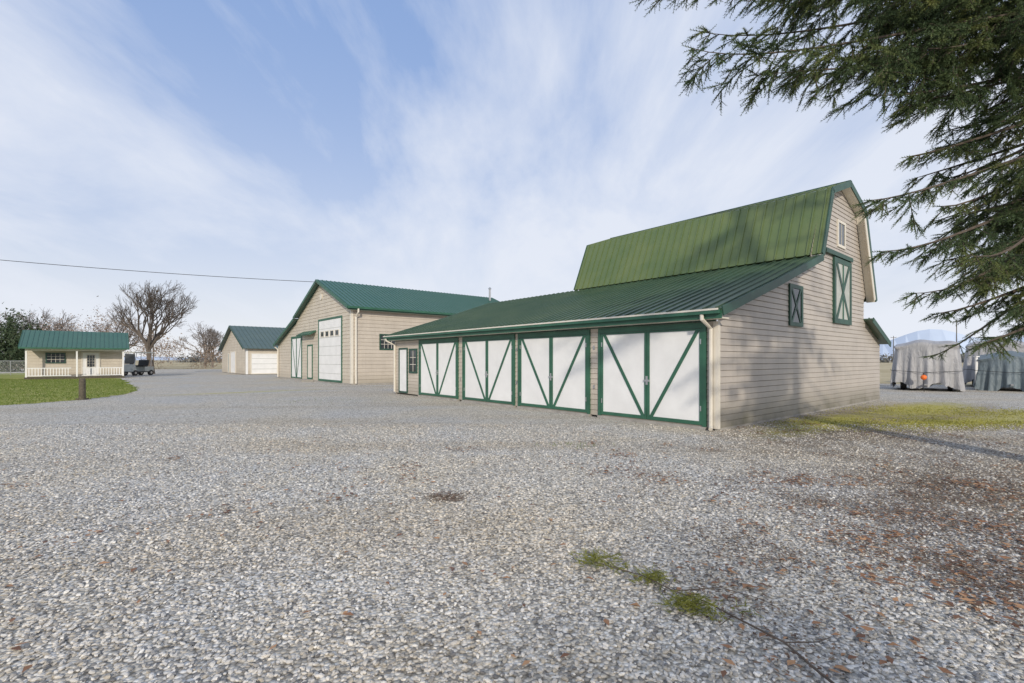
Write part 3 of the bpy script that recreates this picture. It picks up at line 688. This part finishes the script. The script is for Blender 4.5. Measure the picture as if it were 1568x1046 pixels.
# ------------------------------------------------------------------ covered boats
def covered(name,loc,rz,w,l,h,mat,seed,low):
    e=empty(name,loc,rz); bm=bmesh.new(); bmesh.ops.create_grid(bm,x_segments=70,y_segments=80,size=1)
    rn=np.random.default_rng(seed); ph=rn.uniform(0,6.28,12)
    for v in bm.verts:
        u,t=v.co.x,v.co.y
        a=max(abs(u),abs(t)); top=.55
        crown=lambda x,y:h-.22*abs(x)**3-.18*abs(y)**3+.05*math.sin(x*6+ph[5])-.05*math.sin(y*8+ph[6])
        if a<top: x=u/top; y=t/top; z=crown(x,y)
        else:
            x=u/a; y=t/a; k=(a-top)/(1-top)
            fold=math.sin(x*13+ph[0]+y*9)*.05+math.sin(x*27+ph[1]-y*19)*.035+math.sin(y*31+ph[2]+k*3)*.02
            zt=crown(x,y); flare=1+k*.10+fold*k
            rr_=1-.10*abs(x*y)**2
            x*=flare*rr_; y*=flare*rr_
            hem=low+.18*math.sin(x*5+ph[3])+.14*math.sin(y*7+ph[4])
            z=zt*(1-k)+hem*k+.03*math.sin(k*9+x*4)*min(1,k*5)
        v.co=Vector((x*w/2,y*l/2,z))
    me=bpy.data.meshes.new('tarp'); bm.to_mesh(me); bm.free(); me.materials.append(M[mat]); me.polygons.foreach_set('use_smooth',[True]*len(me.polygons))
    o=bpy.data.objects.new('tarp',me); scene.collection.objects.link(o); o.parent=e
    P=Parts()
    P[('hull','white')].hexa([(-.5*w*.4,-l*.40,.35),(.5*w*.4,-l*.40,.35),(.5*w*.5,l*.4,.35),(-.5*w*.5,l*.4,.35)],[(-w*.38,-l*.40,1.2),(w*.38,-l*.40,1.2),(w*.38,l*.40,1.2),(-w*.38,l*.40,1.2)])
    for x in (-w*.36,w*.36):
        for y in (-.2,.7): P[('trailer_wheel','black')].tube([(x-.1,y-l*.2,.3),(x+.1,y-l*.2,.3)],.3,14)
    P[('trailer_frame','steel')].box(-.05,.05,-l*.62,l*.4,.3,.38)
    P[('rope','black')].tube([(-w*.56,-l*.3,1.1),(-w*.54,-l*.54,1.05),(0,-l*.57,.95),(w*.54,-l*.54,1.05),(w*.56,-l*.3,1.1)],.012,4)
    P.build(e); return e
covered('tarp_covered_boat',(22.3,26.0,0),-42,2.6,3.2,2.6,'tarp',1,.16)
covered('tarp_covered_boat',(26.6,25.7,0),-46,2.6,3.4,2.0,'tarp2',5,.15)
covered('tarp_covered_boat',(29.0,28.8,0),-46,2.8,3.0,2.7,'tarp',9,.3)
bm=bmesh.new(); bmesh.ops.create_uvsphere(bm,u_segments=16,v_segments=10,radius=.13)
me=bpy.data.meshes.new('buoy'); bm.to_mesh(me); bm.free(); me.materials.append(M['orange']); me.polygons.foreach_set('use_smooth',[True]*len(me.polygons))
be=empty('mooring_buoy',(20.7,24.3,.72)); o=bpy.data.objects.new('ball',me); scene.collection.objects.link(o); o.parent=be
mb=MB(); mb.tube([(0,0,.13),(0,0,.22)],[.035,.03],8); mb.tube([(0,0,-.13),(0.02,0,-.72)],.015,5); mb.obj('eye_and_rope',M['black'],be)
mb=MB(); mb.tube([(0,0,0),(0,0,1.75)],.06,8); mb.box(-.09,.09,-.09,.09,1.75,1.8); o=mb.obj('marker_post',M['white']); o.location=(24.6,25.6,0)
# ------------------------------------------------------------------ power line and poles
def pole(name,loc,h,arm=True):
    mb=MB(); mb.tube([(0,0,0),(0,0,h)],[.15,.1],8)
    if arm: mb.box(-1.1,1.1,-.06,.06,h-.7,h-.55)
    for x in (-1,0,1): mb.tube([(x,0,h-.55),(x,0,h-.35)],.04,5)
    o=mb.obj(name,M['wood']); o.location=loc; return o
pole('utility_pole',(-52,22,0),9.6)
a=Vector((-13.7,34.2,7.1)); c_=Vector((-52,22,9.4)); mb=MB(); pts=[]
for i in range(41):
    u=i/40; p=a.lerp(c_,u); p.z-=1.6*4*u*(1-u)*.35; pts.append(tuple(p))
mb.tube(pts,.018,5); mb.obj('overhead_cable',M['black'])
for i,(x,y,h) in enumerate([(-95,128,10),(-70,150,10),(138,150,14),(150,190,11)]): pole('utility_pole',(x,y,0),h)
# ------------------------------------------------------------------ light, sky, camera
sd=Vector((.04,-1,0)).normalized(); el=R(22)
tosun=Vector((sd.x*math.cos(el),sd.y*math.cos(el),math.sin(el)))
ld=bpy.data.lights.new('sun','SUN'); ld.energy=2.8; ld.angle=R(2.0); ld.color=(1,.915,.78)
lo=bpy.data.objects.new('sun',ld); scene.collection.objects.link(lo); lo.rotation_euler=(-tosun).to_track_quat('-Z','Y').to_euler()
w=bpy.data.worlds.new('World'); scene.world=w; w.use_nodes=True; nt=w.node_tree; bg=nt.nodes['Background']
sky=N(nt,'ShaderNodeTexSky',sky_type='NISHITA'); sky.sun_disc=False; sky.sun_elevation=el; sky.sun_rotation=math.atan2(sd.x,sd.y)
sky.air_density=1.0; sky.dust_density=.6; sky.ozone_density=1.5
tc=N(nt,'ShaderNodeTexCoord').outputs['Generated']; s=N(nt,'ShaderNodeSeparateXYZ'); nt.links.new(tc,s.inputs[0])
zc=math_(nt,'ADD',math_(nt,'MAXIMUM',s.outputs[2],0.0),.25)
cb=N(nt,'ShaderNodeCombineXYZ'); nt.links.new(math_(nt,'DIVIDE',s.outputs[0],zc),cb.inputs[0]); nt.links.new(math_(nt,'DIVIDE',s.outputs[1],zc),cb.inputs[1])
mp=N(nt,'ShaderNodeMapping'); mp.inputs['Scale'].default_value=(1.0,.45,1); mp.inputs['Location'].default_value=(4.3,2.1,0); nt.links.new(cb.outputs[0],mp.inputs[0])
n1=noise(nt,mp.outputs[0],1.5,9,.60,.4); n2=noise(nt,cb.outputs[0],.7,3,.5)
f=math_(nt,'ADD',math_(nt,'MULTIPLY',n1,.66),math_(nt,'MULTIPLY',n2,.34))
f=math_(nt,'ADD',f,math_(nt,'MULTIPLY',math_(nt,'DIVIDE',s.outputs[0],zc),.028))
cl=ramp(nt,f,[(.40,(.04,.04,.04)),(.48,(.52,.52,.52)),(.57,(.97,.97,.97))])
hz=math_(nt,'POWER',math_(nt,'SUBTRACT',1.0,math_(nt,'MULTIPLY',math_(nt,'MAXIMUM',s.outputs[2],0.0),1.5),True),2.0)
base=mix(nt,.7,sky.outputs[0],(3.0,4.7,8.6))
c=mix(nt,math_(nt,'MULTIPLY',hz,.95),base,(9.1,9.1,9.1))
c=mix(nt,math_(nt,'MULTIPLY',cl,.88),c,(8.1,8.5,9.4))
nt.links.new(c,bg.inputs[0]); bg.inputs[1].default_value=.1
cd=bpy.data.cameras.new('camera'); co=bpy.data.objects.new('camera',cd); scene.collection.objects.link(co); scene.camera=co
co.location=(0,0,1.6); co.rotation_euler=(R(90),0,0); cd.sensor_width=36; cd.lens=16.99; cd.shift_y=.0179; cd.clip_end=6000; cd.clip_start=.05
scene.view_settings.view_transform='Standard'; scene.view_settings.look='None'; scene.view_settings.exposure=0
